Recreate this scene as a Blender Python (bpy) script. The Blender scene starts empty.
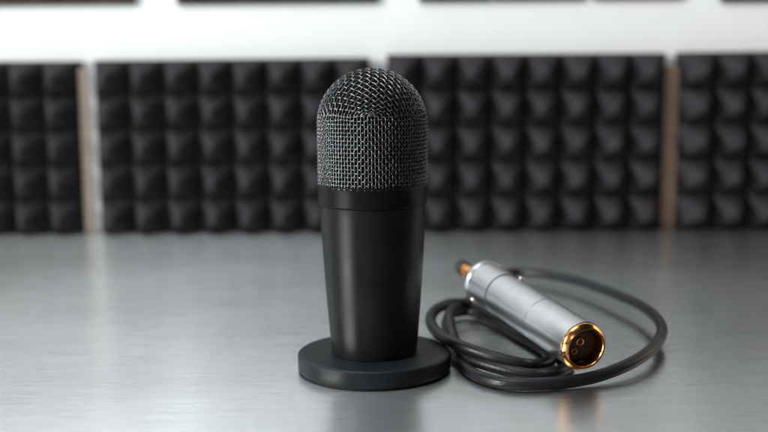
import bpy, bmesh, math, random
from mathutils import Vector, Matrix

random.seed(7)
PI = math.pi
S = bpy.context.scene
COL = S.collection

# ------------------------------------------------------------------ helpers
def link(o, parent=None):
    COL.objects.link(o)
    if parent is not None:
        o.parent = parent
    return o

def tag(o, label, cat=None, group=None, kind=None):
    if label: o['label'] = label
    if cat: o['category'] = cat
    if group: o['group'] = group
    if kind: o['kind'] = kind
    return o

def empty(name, loc=(0, 0, 0), mat=None):
    o = bpy.data.objects.new(name, None)
    COL.objects.link(o)
    o.empty_display_size = .01
    if mat is not None:
        o.matrix_world = mat
    else:
        o.location = loc
    return o

def finish(name, bm, mat, parent=None, smooth=True, angle=35):
    bmesh.ops.recalc_face_normals(bm, faces=bm.faces)
    me = bpy.data.meshes.new(name)
    bm.to_mesh(me); bm.free()
    me.materials.append(mat)
    if smooth:
        me.shade_smooth()
        me.set_sharp_from_angle(angle=math.radians(angle))
    return link(bpy.data.objects.new(name, me), parent)

def lathe(bm, prof, n=96, close=False, M=None):
    """profile of (radius, height) turned about the local Z axis"""
    rings = []
    for r, z in prof:
        if r < 1e-7:
            rings.append([bm.verts.new((0, 0, z))])
        else:
            rings.append([bm.verts.new((r*math.cos(2*PI*i/n), r*math.sin(2*PI*i/n), z)) for i in range(n)])
    pairs = list(zip(rings[:-1], rings[1:]))
    if close: pairs.append((rings[-1], rings[0]))
    for a, b in pairs:
        for i in range(n):
            j = (i+1) % n
            if len(a) == 1 and len(b) == 1: continue
            if len(a) == 1: bm.faces.new((a[0], b[i], b[j]))
            elif len(b) == 1: bm.faces.new((a[i], b[0], a[j]))
            else: bm.faces.new((a[i], b[i], b[j], a[j]))
    if M is not None:
        bmesh.ops.transform(bm, matrix=M, verts=[v for r in rings for v in r])

def box(bm, x0, x1, y0, y1, z0, z1, bev=0):
    r = bmesh.ops.create_cube(bm, size=1)
    vs = r['verts']
    for v in vs:
        v.co = Vector(((x0+x1)/2 + v.co.x*(x1-x0), (y0+y1)/2 + v.co.y*(y1-y0), (z0+z1)/2 + v.co.z*(z1-z0)))
    if bev:
        es = list({e for v in vs for e in v.link_edges})
        bmesh.ops.bevel(bm, geom=es, offset=bev, segments=3, affect='EDGES', profile=.5)

def tube(bm, pts, r, n=8, closed=False, caps=True, uv=None):
    """sweep of a circle along pts with a parallel-transported frame"""
    N = len(pts)
    T = []
    for i in range(N):
        a = pts[(i-1) % N] if (closed or i > 0) else pts[i]
        b = pts[(i+1) % N] if (closed or i < N-1) else pts[i]
        t = (b-a)
        T.append(t.normalized() if t.length > 1e-12 else Vector((0, 0, 1)))
    nrm = T[0].orthogonal().normalized()
    rings = []; L = 0; Ls = []
    for i in range(N):
        nrm = (nrm - T[i]*nrm.dot(T[i])).normalized()
        bn = T[i].cross(nrm)
        rr = r[i] if isinstance(r, (list, tuple)) else r
        rings.append([bm.verts.new(pts[i] + (nrm*math.cos(2*PI*k/n) + bn*math.sin(2*PI*k/n))*rr) for k in range(n)])
        if i: L += (pts[i]-pts[i-1]).length
        Ls.append(L)
    for i in range(N if closed else N-1):
        a, b = rings[i], rings[(i+1) % N]
        for k in range(n):
            f = bm.faces.new((a[k], a[(k+1) % n], b[(k+1) % n], b[k]))
            if uv is not None:
                for lp, (u, v) in zip(f.loops, ((k, i), (k+1, i), (k+1, i+1), (k, i+1))):
                    lp[uv].uv = (u/n, Ls[min(v, N-1)])
    if caps and not closed:
        bm.faces.new(rings[0][::-1]); bm.faces.new(rings[-1])

def spline(P, per=14):
    P = [Vector(p) for p in P]
    out = []
    for i in range(len(P)-1):
        p0 = P[i-1] if i else P[0]*2-P[1]
        p1, p2 = P[i], P[i+1]
        p3 = P[i+2] if i+2 < len(P) else P[-1]*2-P[-2]
        # centripetal Catmull-Rom
        t0 = 0; t1 = t0+(p1-p0).length**.5; t2 = t1+(p2-p1).length**.5; t3 = t2+(p3-p2).length**.5
        for k in range(per):
            t = t1+(t2-t1)*k/per
            a1 = p0*((t1-t)/(t1-t0))+p1*((t-t0)/(t1-t0))
            a2 = p1*((t2-t)/(t2-t1))+p2*((t-t1)/(t2-t1))
            a3 = p2*((t3-t)/(t3-t2))+p3*((t-t2)/(t3-t2))
            b1 = a1*((t2-t)/(t2-t0))+a2*((t-t0)/(t2-t0))
            b2 = a2*((t3-t)/(t3-t1))+a3*((t-t1)/(t3-t1))
            out.append(b1*((t2-t)/(t2-t1))+b2*((t-t1)/(t2-t1)))
    out.append(P[-1])
    return out

# ------------------------------------------------------------------ materials
def new_mat(name):
    m = bpy.data.materials.new(name); m.use_nodes = True
    nt = m.node_tree
    return m, nt, nt.nodes['Principled BSDF']

def noise(nt, scale, detail=4, rough=.55, vec=None, sc=(1, 1, 1), coord='Object'):
    tc = nt.nodes.new('ShaderNodeTexCoord')
    mp = nt.nodes.new('ShaderNodeMapping'); mp.inputs['Scale'].default_value = sc
    nt.links.new(tc.outputs[coord], mp.inputs['Vector'])
    n = nt.nodes.new('ShaderNodeTexNoise')
    n.inputs['Scale'].default_value = scale; n.inputs['Detail'].default_value = detail
    n.inputs['Roughness'].default_value = rough
    nt.links.new(mp.outputs['Vector'], n.inputs['Vector'])
    return n

def rng(nt, sock, lo, hi, a=.3, b=.7):
    r = nt.nodes.new('ShaderNodeMapRange')
    r.inputs['From Min'].default_value = a; r.inputs['From Max'].default_value = b
    r.inputs['To Min'].default_value = lo; r.inputs['To Max'].default_value = hi
    nt.links.new(sock, r.inputs['Value'])
    return r.outputs['Result']

def mixc(nt, sock, c0, c1):
    m = nt.nodes.new('ShaderNodeMix'); m.data_type = 'RGBA'
    m.inputs['A'].default_value = (*c0, 1); m.inputs['B'].default_value = (*c1, 1)
    nt.links.new(sock, m.inputs['Factor'])
    return m.outputs['Result']

def bump(nt, bsdf, sock, strength, dist):
    b = nt.nodes.new('ShaderNodeBump')
    b.inputs['Strength'].default_value = strength; b.inputs['Distance'].default_value = dist
    nt.links.new(sock, b.inputs['Height']); nt.links.new(b.outputs['Normal'], bsdf.inputs['Normal'])
    return b

def basic(name, c0, c1, metal, r0, r1, nscale, bstr=0, bdist=.0001, sc=(1, 1, 1), spec=None):
    m, nt, p = new_mat(name)
    n = noise(nt, nscale, sc=sc)
    f = rng(nt, n.outputs['Fac'], 0, 1)
    nt.links.new(mixc(nt, f, c0, c1), p.inputs['Base Color'])
    n2 = noise(nt, nscale*2.3, sc=sc)
    nt.links.new(rng(nt, n2.outputs['Fac'], r0, r1), p.inputs['Roughness'])
    p.inputs['Metallic'].default_value = metal
    if spec is not None: p.inputs['Specular IOR Level'].default_value = spec
    if bstr: bump(nt, p, n2.outputs['Fac'], bstr, bdist)
    return m

# powder-coated black of the microphone: fine speckled grain and faint handling smudges
def powder(name, c, r, sp):
    m, nt, p = new_mat(name)
    g = noise(nt, 2600, 2)
    s = noise(nt, 38, 5)
    nt.links.new(mixc(nt, rng(nt, s.outputs['Fac'], 0, 1), [x*.85 for x in c], [x*1.2 for x in c]), p.inputs['Base Color'])
    nt.links.new(rng(nt, s.outputs['Fac'], r-.05, r+.06), p.inputs['Roughness'])
    bump(nt, p, g.outputs['Fac'], .22, .00012)
    p.inputs['Specular IOR Level'].default_value = sp
    return m

M_body = powder('black_powder_coat', (.0055, .0064, .0074), .38, .14)
M_base = powder('black_base_coat', (.0085, .0104, .0122), .45, .18)
M_ring = powder('black_collar_coat', (.0035, .0042, .005), .42, .09)
M_rubber = basic('black_rubber', (.008, .008, .009), (.014, .014, .015), 0, .7, .85, 300)
M_wire = basic('gunmetal_wire', (.075, .08, .085), (.145, .15, .155), 1, .23, .35, 240)
M_liner = basic('black_liner_foam', (.004, .004, .005), (.009, .009, .010), 0, .95, 1, 900, .6, .001, spec=.1)
M_gold = basic('gold_plating', (.70, .31, .10), (.80, .39, .14), 1, .16, .24, 180, .03, .0001)
M_pin = basic('gold_contact_satin', (.72, .36, .14), (.82, .45, .19), 1, .38, .48, 200)
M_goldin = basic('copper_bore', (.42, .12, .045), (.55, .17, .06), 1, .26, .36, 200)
M_insert = basic('black_insert', (.014, .008, .006), (.024, .013, .009), 0, .4, .55, 300)
M_chrome = basic('polished_steel_screw', (.78, .78, .78), (.86, .86, .86), 1, .14, .22, 300)
M_foam = basic('charcoal_acoustic_foam', (.0195, .0187, .0220), (.0330, .0300, .0335), 0, .9, 1, 60, .7, .004, spec=.12)
M_foamb = basic('brown_acoustic_foam', (.040, .028, .022), (.060, .042, .033), 0, .9, 1, 60, .7, .004, spec=.12)

# satin aluminium of the connector, turned: fine rings round its axis
def mk_alu():
    m, nt, p = new_mat('satin_aluminium')
    n = noise(nt, 60, 5, sc=(1, 1, 40))
    s = noise(nt, 45, 4)
    nt.links.new(mixc(nt, rng(nt, s.outputs['Fac'], 0, 1), (.45, .46, .475), (.50, .51, .52)), p.inputs['Base Color'])
    nt.links.new(rng(nt, n.outputs['Fac'], .28, .33), p.inputs['Roughness'])
    p.inputs['Metallic'].default_value = 1
    bump(nt, p, n.outputs['Fac'], .012, .0002)
    return m
M_alu = mk_alu()

# cable jacket with a fine braided rib
def mk_cable():
    m, nt, p = new_mat('black_cable_jacket')
    uv = nt.nodes.new('ShaderNodeUVMap'); uv.uv_map = 'UVMap'
    hs = []
    for sx in (5, -5):
        mp = nt.nodes.new('ShaderNodeMapping')
        mp.inputs['Scale'].default_value = (sx, 5/.028*.9, 1)
        nt.links.new(uv.outputs['UV'], mp.inputs['Vector'])
        w = nt.nodes.new('ShaderNodeTexWave'); w.wave_type = 'BANDS'; w.bands_direction = 'DIAGONAL'
        w.inputs['Scale'].default_value = 1.0
        nt.links.new(mp.outputs['Vector'], w.inputs['Vector'])
        hs.append(w.outputs['Fac'])
    mx = nt.nodes.new('ShaderNodeMath'); mx.operation = 'MULTIPLY'
    nt.links.new(hs[0], mx.inputs[0]); nt.links.new(hs[1], mx.inputs[1])
    s = noise(nt, 50, 5)
    nt.links.new(mixc(nt, rng(nt, s.outputs['Fac'], 0, 1), (.006, .007, .008), (.011, .0125, .015)), p.inputs['Base Color'])
    nt.links.new(rng(nt, s.outputs['Fac'], .34, .48), p.inputs['Roughness'])
    p.inputs['Specular IOR Level'].default_value = .27
    bump(nt, p, mx.outputs[0], .09, .0004)
    return m
M_cable = mk_cable()

# brushed steel: hairlines along X, soft reflections drawn out along Y
def mk_table():
    m, nt, p = new_mat('brushed_steel')
    hair = noise(nt, 55, 8, .72, sc=(.35, 26, 1))
    mid = noise(nt, 9, 6, .6, sc=(.5, 9, 1))
    big = noise(nt, 2.2, 4, .5, sc=(1, 1.6, 1))
    scr = noise(nt, 120, 2, .5, sc=(.12, 22, 1))
    av = nt.nodes.new('ShaderNodeMath'); av.operation = 'MULTIPLY_ADD'
    nt.links.new(scr.outputs['Fac'], av.inputs[0]); av.inputs[1].default_value = .6
    nt.links.new(mid.outputs['Fac'], av.inputs[2])
    c = mixc(nt, rng(nt, av.outputs[0], 0, 1, .55, 1.05), (.72, .745, .755), (.80, .82, .83))
    nt.links.new(c, p.inputs['Base Color'])
    p.inputs['Metallic'].default_value = 1
    ad = nt.nodes.new('ShaderNodeMath'); ad.operation = 'ADD'
    nt.links.new(rng(nt, big.outputs['Fac'], -.015, .02), ad.inputs[0])
    nt.links.new(rng(nt, hair.outputs['Fac'], .24, .32), ad.inputs[1])
    nt.links.new(ad.outputs[0], p.inputs['Roughness'])
    p.inputs['Anisotropic'].default_value = .8
    tg = nt.nodes.new('ShaderNodeTangent'); tg.direction_type = 'UV_MAP'; tg.uv_map = 'UVMap'
    nt.links.new(tg.outputs['Tangent'], p.inputs['Tangent'])
    a2 = nt.nodes.new('ShaderNodeMath'); a2.operation = 'ADD'
    nt.links.new(hair.outputs['Fac'], a2.inputs[0]); nt.links.new(scr.outputs['Fac'], a2.inputs[1])
    bump(nt, p, a2.outputs[0], .06, .0006)
    return m
M_table = mk_table()

def mk_wall():
    m, nt, p = new_mat('white_wall_paint')
    n = noise(nt, 3, 5)
    nt.links.new(mixc(nt, rng(nt, n.outputs['Fac'], 0, 1), (.69, .72, .725), (.73, .755, .76)), p.inputs['Base Color'])
    p.inputs['Roughness'].default_value = .75
    g = noise(nt, 160, 3)
    bump(nt, p, g.outputs['Fac'], .2, .001)
    return m
M_wall = mk_wall()

def wood(name, a, b):
    m, nt, p = new_mat(name)
    n = noise(nt, 30, 6, .6, sc=(3, 3, .25))
    nt.links.new(mixc(nt, rng(nt, n.outputs['Fac'], 0, 1), a, b), p.inputs['Base Color'])
    p.inputs['Roughness'].default_value = .55
    bump(nt, p, n.outputs['Fac'], .2, .001)
    return m
M_woodp = wood('pale_wood', (.50, .39, .29), (.62, .50, .39))
M_strip = wood('added_strip_grey_white', (.50, .51, .51), (.58, .59, .59))
M_wood = wood('brown_wood', (.36, .22, .15), (.46, .30, .21))

# ------------------------------------------------------------------ setting
bm = bmesh.new()
uvl = bm.loops.layers.uv.new('UVMap')
box(bm, -1.5, 1.5, -1.25, .687, -.04, 0, .0015)
for f in bm.faces:
    for lp in f.loops:
        lp[uvl].uv = (lp.vert.co.y, lp.vert.co.x)
tb = finish('tabletop', bm, M_table)
tag(tb, 'brushed steel tabletop with fine hairlines running side to side', 'tabletop', kind='structure')

bm = bmesh.new()
box(bm, -2.0, 2.0, .690, .80, -.6, 1.6)
wl = finish('wall', bm, M_wall, smooth=False)
tag(wl, 'bright white painted wall behind the foam panels', 'wall', kind='structure')

# ------------------------------------------------------------------ acoustic foam panels
PY0 = .655           # plane of the valleys between the wedges
def pyramid_panel(name, x0, x1, z0, z1, nc, nr, mat, ytop=.050, slab=.030, seed=0, PY0=PY0):
    """one slab of foam whose front is a grid of soft pyramids"""
    rnd = random.Random(seed)
    bm = bmesh.new()
    k = 8
    W = x1-x0; H = z1-z0
    nx, nz = nc*k, nr*k
    amp = [[rnd.uniform(.93, 1.05) for _ in range(nc)] for _ in range(nr)]
    off = [[(rnd.uniform(-.05, .05), rnd.uniform(-.05, .05)) for _ in range(nc)] for _ in range(nr)]
    V = []
    for j in range(nz+1):
        row = []
        for i in range(nx+1):
            ci, cj = min(i//k, nc-1), min(j//k, nr-1)
            u = (i-ci*k)/k*2-1; v = (j-cj*k)/k*2-1
            ox, oz = off[cj][ci]
            # slightly off-centre, blunted tip
            m1 = max(abs(u-ox*(1-abs(u))), abs(v-oz*(1-abs(v))))
            h = 1-m1
            h = h if h < .88 else .88+(h-.88)*.4
            h = max(h-.03, 0)/.97
            y = PY0 - ytop*amp[cj][ci]*h
            row.append(bm.verts.new((W*i/nx-W/2, y-PY0, H*j/nz)))
        V.append(row)
    for j in range(nz):
        for i in range(nx):
            bm.faces.new((V[j][i], V[j][i+1], V[j+1][i+1], V[j+1][i]))
    loop = [V[0][i] for i in range(nx+1)] + [V[j][nx] for j in range(1, nz+1)] + \
           [V[nz][i] for i in range(nx-1, -1, -1)] + [V[j][0] for j in range(nz-1, 0, -1)]
    back = [bm.verts.new((v.co.x, slab, v.co.z)) for v in loop]
    n = len(loop)
    for i in range(n):
        bm.faces.new((loop[i], back[i], back[(i+1) % n], loop[(i+1) % n]))
    bm.faces.new(back)
    o = finish(name, bm, mat, angle=60)
    o.location = ((x0+x1)/2, PY0, z0)
    return o

G = 'foam panels standing along the back of the table'
panels = [
    (-.747, -.3885, .0005, .2265, 8, 5, 'charcoal pyramid foam panel at the far left, cut off by the edge of the photo', 0.0),
    (-.3655, -.0095, .0005, .2270, 8, 5, 'charcoal pyramid foam panel left of the microphone, right of the pale strip', 0.0),
    (.0125, .3735, .0005, .2305, 8, 5, 'charcoal pyramid foam panel right of the microphone, behind the silver connector', -.1),
    (.3950, .7550, .0005, .2310, 8, 5, 'charcoal pyramid foam panel at the far right, beyond the brown wooden strip', 0.0),
]
for i, (x0, x1, z0, z1, nc, nr, lab, rz) in enumerate(panels):
    o = pyramid_panel('acoustic_foam_panel', x0, x1, z0, z1, nc, nr, M_foam, seed=i)
    o.rotation_euler = (0, math.radians((.12, -.10, .15, -.12)[i]), math.radians((.4, -.3, .5, -.4)[i]))
    tag(o, lab, 'foam panel', G)

GU = 'foam panels in the row along the top edge'
upper = [
    (-.68, -.316, .2996, 8, M_foamb, 'brown foam panel fixed high on the wall, upper left corner'),
    (-.262, .002, .2990, 6, M_foam, 'black foam panel fixed high on the wall, above the panel left of the microphone'),
    (.056, .150, .2992, 2, M_foam, 'narrow dark foam panel on the wall, up and right of the microphone tip'),
    (.154, .272, .2996, 3, M_foamb, 'brown foam panel high on the wall, directly beside the narrow dark one'),
    (.284, .400, .3000, 3, M_foamb, 'brown foam panel high on the wall, above the right-hand wooden strip'),
    (.452, .72, .2958, 6, M_foam, 'black foam panel fixed high on the wall, upper right corner'),
]
for i, (x0, x1, z0, nc, mt, lab) in enumerate(upper):
    o = pyramid_panel('acoustic_foam_panel', x0, x1, z0, z0+.092, nc, 2, mt, ytop=.010, slab=.005, seed=20+i, PY0=.684)
    tag(o, lab, 'foam panel', GU)

# wooden strips standing in the gaps
bm = bmesh.new(); box(bm, -.0085, .0085, -.008, .008, 0, .2165, .0012)
o = finish('wooden_strip', bm, M_woodp); o.location = (-.3850, .668, .0005)
tag(o, 'pale wooden strip standing in the left gap between foam panels', 'wooden strip', 'strips standing in the gaps')
bm = bmesh.new(); box(bm, -.014, .014, -.008, .008, 0, .2125, .0012)
o = finish('wooden_strip', bm, M_wood); o.location = (.3850, .674, .0005)
tag(o, 'brown wooden strip standing in the right gap between foam panels', 'wooden strip', 'strips standing in the gaps')

bm = bmesh.new(); box(bm, -.0058, .0058, -.008, .008, 0, .2165, .0010)  # added strip set forward to catch light, since the wall behind is shaded
o = finish('added_white_strip', bm, M_strip); o.location = (-.3710, .670, .0005)
tag(o, 'added white strip standing in for lit wall beside the pale wooden one in the left gap', 'painted strip', 'strips standing in the gaps')

# ------------------------------------------------------------------ microphone
mic = empty('microphone', (0, 0, 0))
tag(mic, 'matte black studio microphone with woven wire grille standing on round base', 'microphone')

bm = bmesh.new()
lathe(bm, [(0, 0), (.0510, 0), (.0518, .0006), (.0518, .0022), (0, .0022)], 128)
finish('rubber_foot', bm, M_rubber, mic)
bm = bmesh.new()
lathe(bm, [(0, .0018), (.0538, .0018), (.0546, .0021), (.0550, .0029), (.0550, .0122), (.0548, .0127), (.0540, .0134), (.0536, .0136),
           (.050, .01365), (0, .01365)], 160)
finish('base', bm, M_base, mic, angle=50)

ZB0, ZB1 = .0140, .1195
bm = bmesh.new()
prof = [(0, .0136), (.0300, .0136), (.0305, .0140)]
for i in range(25):
    t = i/24
    prof.append((.0306 + .0068*t + .0006*math.sin(PI*t), ZB0+.0008+(ZB1-ZB0-.0008)*t))
prof += [(.0373, .1203), (.0368, .1206), (.0362, .1207), (0, .1207)]
lathe(bm, prof, 160)
finish('body', bm, M_body, mic, angle=40)

bm = bmesh.new()
lathe(bm, [(.030, .1208), (.0378, .1208), (.0382, .1212), (.0384, .1220), (.0384, .1336), (.0387, .1342), (.0391, .1347),
           (.0391, .1354), (.0386, .1358), (.0372, .1356), (.0350, .1348), (.030, .1348)], 160, close=True)
finish('collar', bm, M_ring, mic, angle=40)

# woven wire grille: one continuous weave; the upright wires of the wall run on over the
# dome as the two families of a square net, the level wires are closed rings
RG = .0381; ZC = .1770; ZR = .1354
WR = .00040; AMP = .00044
NS = 25                                    # net cells along each side of the cap
NROW = 18
LAT = .20                                  # the rings end this far up the shoulder (radians)
CMAX = PI/2 - LAT
SMAX = (ZC-ZR) + RG*LAT
bm = bmesh.new()
rj = random.Random(3)
def wall_point(a, s, dr):
    h = ZR-.001+s
    if h <= ZC:
        return Vector(((RG+dr)*math.cos(a), (RG+dr)*math.sin(a), h))
    la = (h-ZC)/RG
    r = (RG+dr)*math.cos(la)
    return Vector((r*math.cos(a), r*math.sin(a), ZC+(RG+dr)*math.sin(la)))
def ease(t):
    t = t*2-1
    return math.sin(PI/4*t)/math.sin(PI/4)
def cap_point(fi, fj, dr):
    u, v = ease(fi/NS), ease(fj/NS)
    x = u*math.sqrt(max(1-v*v/2, 0)); y = v*math.sqrt(max(1-u*u/2, 0))
    r = math.hypot(x, y)
    a = math.atan2(y, x)
    c = CMAX*r*(.90+.10*r*r)
    R_ = RG+dr
    return Vector((R_*math.sin(c)*math.cos(a), R_*math.sin(c)*math.sin(a), ZC+R_*math.cos(c)))
def azim(i, j):
    p = cap_point(i, j, 0)
    return math.atan2(p.y, p.x)
def column(a, sign, wob):
    """points of an upright wire from the collar up to just below the top ring"""
    out = []
    for k in range(2*NROW):
        w = 0 if k % 2 else (sign if (NROW-k//2) % 2 == 0 else -sign)
        out.append(wall_point(a + wob*math.sin(k*.33+a*7), SMAX*k/(2*NROW), -.0001+AMP*w))
    return out
for fam in (0, 1):
    for i in range(1, NS):
        s0 = 1 if (i+fam) % 2 else -1
        wob = rj.uniform(-.006, .006)
        ends = ((i, 0), (i, NS)) if fam == 0 else ((0, i), (NS, i))
        mid = []
        for k in range(2*NS+1):
            w = 0 if k % 2 else (s0 if (k//2) % 2 == 0 else -s0)
            ij = (i, k/2) if fam == 0 else (k/2, i)
            mid.append(cap_point(ij[0], ij[1], AMP*w))
        sN = s0 if NS % 2 == 0 else -s0
        pts = column(azim(*ends[0]), s0, wob) + mid + column(azim(*ends[1]), sN, wob)[::-1]
        tube(bm, pts, WR, 6)
for i, j in ((0, 0), (0, NS), (NS, 0), (NS, NS)):
    tube(bm, column(azim(i, j), -1, .002), WR, 6)
N4 = 4*NS
for r_ in range(NROW+1):
    pts = []
    jz = rj.uniform(-.00018, .00018)
    jt = .0005 if r_ >= NROW-1 else 0
    for c in range(2*N4):
        a = 2*PI*(c/2)/N4 + PI/4
        w = 0 if c % 2 else (1 if (NROW-r_+c//2) % 2 == 0 else -1)
        pts.append(wall_point(a, SMAX*r_/NROW + jz*math.sin(a*3+r_) + jt*math.sin(a*9+r_*2), .0001+AMP*1.25*w))
    tube(bm, pts, WR, 6, closed=True)
grille = finish('grille', bm, M_wire, mic, angle=80)
grille.rotation_euler.z = PI/4

bm = bmesh.new()
RL = RG-.0026
prof = [(0, ZR-.0005), (RL, ZR-.0005), (RL, ZC)]
for i in range(1, 17):
    a = PI/2*i/16
    prof.append((RL*math.cos(a) if i < 16 else 0, ZC+RL*math.sin(a)))
lathe(bm, prof, 96)
finish('foam_lining', bm, M_liner, grille)

# ------------------------------------------------------------------ connector
F = Vector((.1440, -.0460, .0262))     # centre of the open end
R = Vector((.0873, .1049, .0432))      # centre of the tail flange
ax = (F-R).normalized()
L = (F-R).length
xx = ax.cross(Vector((0, 0, 1))).normalized()
yy = xx.cross(ax).normalized()
yy = -yy if yy.z < 0 else yy
xx = yy.cross(ax)
Mx = Matrix(((xx.x, yy.x, ax.x, R.x), (xx.y, yy.y, ax.y, R.y), (xx.z, yy.z, ax.z, R.z), (0, 0, 0, 1)))
con = empty('audio_connector', mat=Mx)
tag(con, 'silver cylindrical audio connector with gold rimmed open end lying across the coiled cable', 'connector')

def rad(s):
    return .0172 + (.0167-.0172)*s/L
s1, s2 = .25*L, .64*L
bm = bmesh.new()
lathe(bm, [(0, -.001), (.0118, -.001), (.0140, -.0004), (.0163, .0008), (.0176, .0026), (.0180, .0046), (.0180, .0072), (.0176, .0084), (.0168, .0088), (.012, .0088)], 96)
finish('tail_flange', bm, M_alu, con, angle=50)
bm = bmesh.new()
g = .00035
lathe(bm, [(.012, .0084), (rad(.009), .0084), (rad(.02)+.0002, .02), (rad(s1)+.0003, s1-g*1.6), (rad(s1)-.0002, s1-g*.9), (rad(s1)-.0005, s1-g*.6), (rad(s1)-.0005, s1+g*.1), (rad(s1)-.0003, s1+g),
           (rad(s2)+.0000, s2-g*1.2), (rad(s2)-.0003, s2-g*.4), (rad(s2)-.0003, s2+g*.4), (rad(s2), s2+g*1.2), (rad(L-.012), L-.012),
           (rad(L-.0072), L-.0072), (.0162, L-.0066), (.0130, L-.0066)], 96)
finish('barrel', bm, M_alu, con, angle=30)
bm = bmesh.new()
lathe(bm, [(0.01410, L-.0068), (0.01692, L-.0068), (0.01713, L-.0064), (0.01713, L-.0056), (0.01670, L-.0053), (0.01410, L-.0053)], 96, close=True)
finish('steel_band', bm, M_chrome, con, angle=40)
bm = bmesh.new()
lathe(bm, [(.0126, L-.0056), (.0166, L-.0056), (.0169, L-.0052), (.0169, L-.0036), (.0167, L-.0030), (.0162, L-.0024), (.0148, L-.0003), (.0143, L+.0001), (.0134, L), (.0129, L-.0006), (.0127, L-.0016), (.0126, L-.003), (.0126, L-.005)], 128, close=True)
rim = finish('gold_rim', bm, M_gold, con, angle=40)
bm = bmesh.new()
for dy in (-.0016, .0010):
    r_ = bmesh.ops.create_cube(bm, size=1)
    for v in r_['verts']:
        v.co = Vector((-.0164+v.co.x*.0014, -.0028+dy+v.co.y*.0010, L-.0034+v.co.z*.0046))
finish('rim_notch', bm, M_insert, rim, smooth=False)
bm = bmesh.new()
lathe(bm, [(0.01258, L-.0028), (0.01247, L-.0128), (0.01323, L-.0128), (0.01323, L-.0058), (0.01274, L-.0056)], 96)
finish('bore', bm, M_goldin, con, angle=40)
bm = bmesh.new()
lathe(bm, [(0, L-.0088), (0.01171, L-.0088), (0.01225, L-.0092), (0.01225, L-.0124), (0, L-.0124)], 96)
ins = finish('socket_insert', bm, M_insert, con, angle=40)
def socket(x, y, r):
    b = bmesh.new()
    prof = [(r*.55, L-.0086), (r*.60, L-.0076), (r*.78, L-.0071), (r*.96, L-.0076), (r*1.0, L-.0089), (r*.55, L-.0089)]
    lathe(b, prof, 32, close=True, M=Matrix.Translation((x, y, 0)))
    o = finish('contact_socket', b, M_pin, ins)
    return o
socket(-.0004, .0022, .0031)
socket(-.0046, -.0044, .0025)
socket(.0010, .0074, .0011)
socket(-.0062, .0022, .0010)
# bright latch lug at the bottom of the bore
bm = bmesh.new()
box(bm, -.0018, .0018, -.0123, -.0106, L-.0088, L-.0050, .0004)
finish('latch_lug', bm, M_gold, con)
# tail: gold contact and rounded black cap
bm = bmesh.new()
lathe(bm, [(0, -.0325), (.0050, -.0325), (.0054, -.0321), (.0054, -.0280), (.0048, -.0276), (.0048, -.0264), (.0054, -.0260), (.0054, -.0006), (0, -.0006)], 48)
finish('tail_contact', bm, M_gold, con, angle=40)
bm = bmesh.new()
lathe(bm, [(0, -.0452), (.0026, -.0450), (.0046, -.0441), (.0059, -.0425), (.0064, -.0404), (.0064, -.0346), (.0061, -.0329), (.0048, -.0323), (0, -.0323)], 48)
finish('tail_cap', bm, M_rubber, con, angle=50)
# two small set screws in the tail
def screw(ang, s):
    b = bmesh.new()
    lathe(b, [(0, 0), (.0019, 0), (.0021, .0004), (.0020, .0016), (.0014, .0021), (0, .0022)], 24)
    o = finish('set_screw', b, M_chrome, con, angle=50)
    d = Vector((math.cos(ang), math.sin(ang), 0))
    q = d.to_track_quat('Z', 'Y')
    o.matrix_local = Matrix.Translation(d*(rad(s)-.0004)+Vector((0, 0, s))) @ q.to_matrix().to_4x4()
screw(math.radians(222), .011)
screw(math.radians(58), .27*L+.004)

# ------------------------------------------------------------------ cable
PTS = [
    # far end of the big loop, behind the barrel, and round the right-hand side
    # (kept as one continuous run: inner coils first)
    (.0612, .0148, .0046), (.0640, -.0105, .0046), (.0735, -.0385, .0046), (.0900, -.0540, .0048), (.1142, -.0560, .0050),
    (.1453, -.0466, .0056), (.1682, -.0343, .0085), (.1906, -.0124, .0115), (.2075, .0156, .0135), (.2209, .0536, .0145),
    (.2253, .0930, .0150), (.2232, .1313, .0150), (.2151, .1672, .0150), (.2036, .2063, .0145), (.1880, .2463, .0140),
    (.1645, .2795, .0135), (.1386, .2960, .0130), (.1190, .2740, .0135), (.0999, .2058, .0160), (.0850, .1530, .0180),
    (.0740, .1330, .0185), (.0632, .1295, .0190),
    (.0512, .1110, .0190), (.0442, .0800, .0190), (.0440, .0500, .0190), (.0492, .0222, .0188), (.0580, .0034, .0178),
    (.0712, -.0120, .0160), (.0885, -.0225, .0132), (.1035, -.0250, .0100), (.1170, -.0165, .0072), (.1270, .0010, .0056),
    (.1262, .0330, .0048), (.1120, .0800, .0048), (.0985, .1250, .0056), (.0810, .1530, .0066), (.0665, .1450, .0070),
    (.0592, .1170, .0072), (.0570, .0800, .0080), (.0578, .0420, .0088), (.0612, .0140, .0094), (.0690, -.0080, .0090),
    (.0815, -.0225, .0080), (.1005, -.0340, .0060), (.1140, -.0345, .0048), (.1290, -.0260, .0046), (.1390, -.0080, .0046),
    (.1370, .0250, .0046), (.1240, .0720, .0060), (.1080, .1030, .0130), (.0930, .1240, .0160), (.0800, .1370, .0160), (.0690, .1300, .0162),
    (.0612, .1060, .0164), (.0590, .0800, .0150), (.0600, .0520, .0100), (.0625, .0400, .0050),
]
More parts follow.
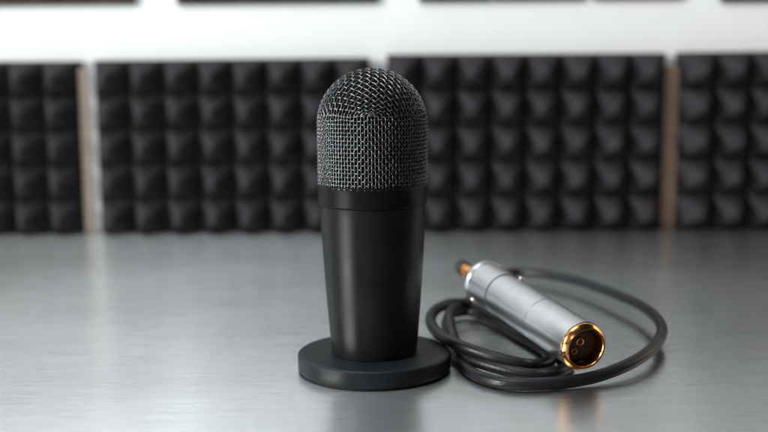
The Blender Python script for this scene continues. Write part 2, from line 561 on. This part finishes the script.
root_pts = spline(PTS, 12)
bm = bmesh.new()
uvl = bm.loops.layers.uv.new('UVMap')
tube(bm, root_pts, .0043, 20, uv=uvl)
cab = finish('audio_cable', bm, M_cable, angle=80)
tag(cab, 'black audio cable coiled in loops on the steel table under the silver connector', 'cable')

# ------------------------------------------------------------------ lamps
def area(name, loc, target, size, size_y, power, color):
    l = bpy.data.lights.new(name, 'AREA')
    l.shape = 'RECTANGLE'; l.size = size; l.size_y = size_y; l.energy = power; l.color = color
    o = bpy.data.objects.new(name, l); COL.objects.link(o)
    o.location = loc
    o.rotation_euler = (Vector(target)-Vector(loc)).to_track_quat('-Z', 'Y').to_euler()
    return o
area('key_softbox', (-4.5, -2.0, 1.7), (.05, .5, .15), 1.4, 1.4, 415, (1, .985, .965))
area('top_softbox', (-.40, -.05, 1.45), (-.25, .05, 0), 1.2, .7, 18, (.94, .98, 1))
area('front_fill', (-.9, -2.6, 1.5), (.3, .6, .25), .8, .6, 7, (.97, .99, 1))
area('right_strip', (1.25, .38, .45), (0, 0, .08), .18, .6, 2.2, (1, .80, .66))

w = bpy.data.worlds.new('World'); S.world = w; w.use_nodes = True
bg = w.node_tree.nodes['Background']
bg.inputs['Color'].default_value = (.80, .90, 1, 1); bg.inputs['Strength'].default_value = .008

# ------------------------------------------------------------------ camera
cd = bpy.data.cameras.new('camera'); cam = bpy.data.objects.new('camera', cd); COL.objects.link(cam)
cd.sensor_width = 36; cd.lens = 1080/768*36
cd.clip_start = .01; cd.clip_end = 50
cam.matrix_world = Matrix.Translation((.0078, -.757, .2175)) @ \
    Matrix.Rotation(math.radians(90-7.96), 4, 'X') @ Matrix.Rotation(math.radians(-.5), 4, 'Z')
cd.dof.use_dof = True
cd.dof.focus_distance = .722
cd.dof.aperture_fstop = 3.8
S.camera = cam

S.view_settings.view_transform = 'Standard'
S.view_settings.look = 'None'
S.view_settings.exposure = 0
S.view_settings.gamma = 1
S.cycles.use_denoising = True
S.cycles.max_bounces = 8
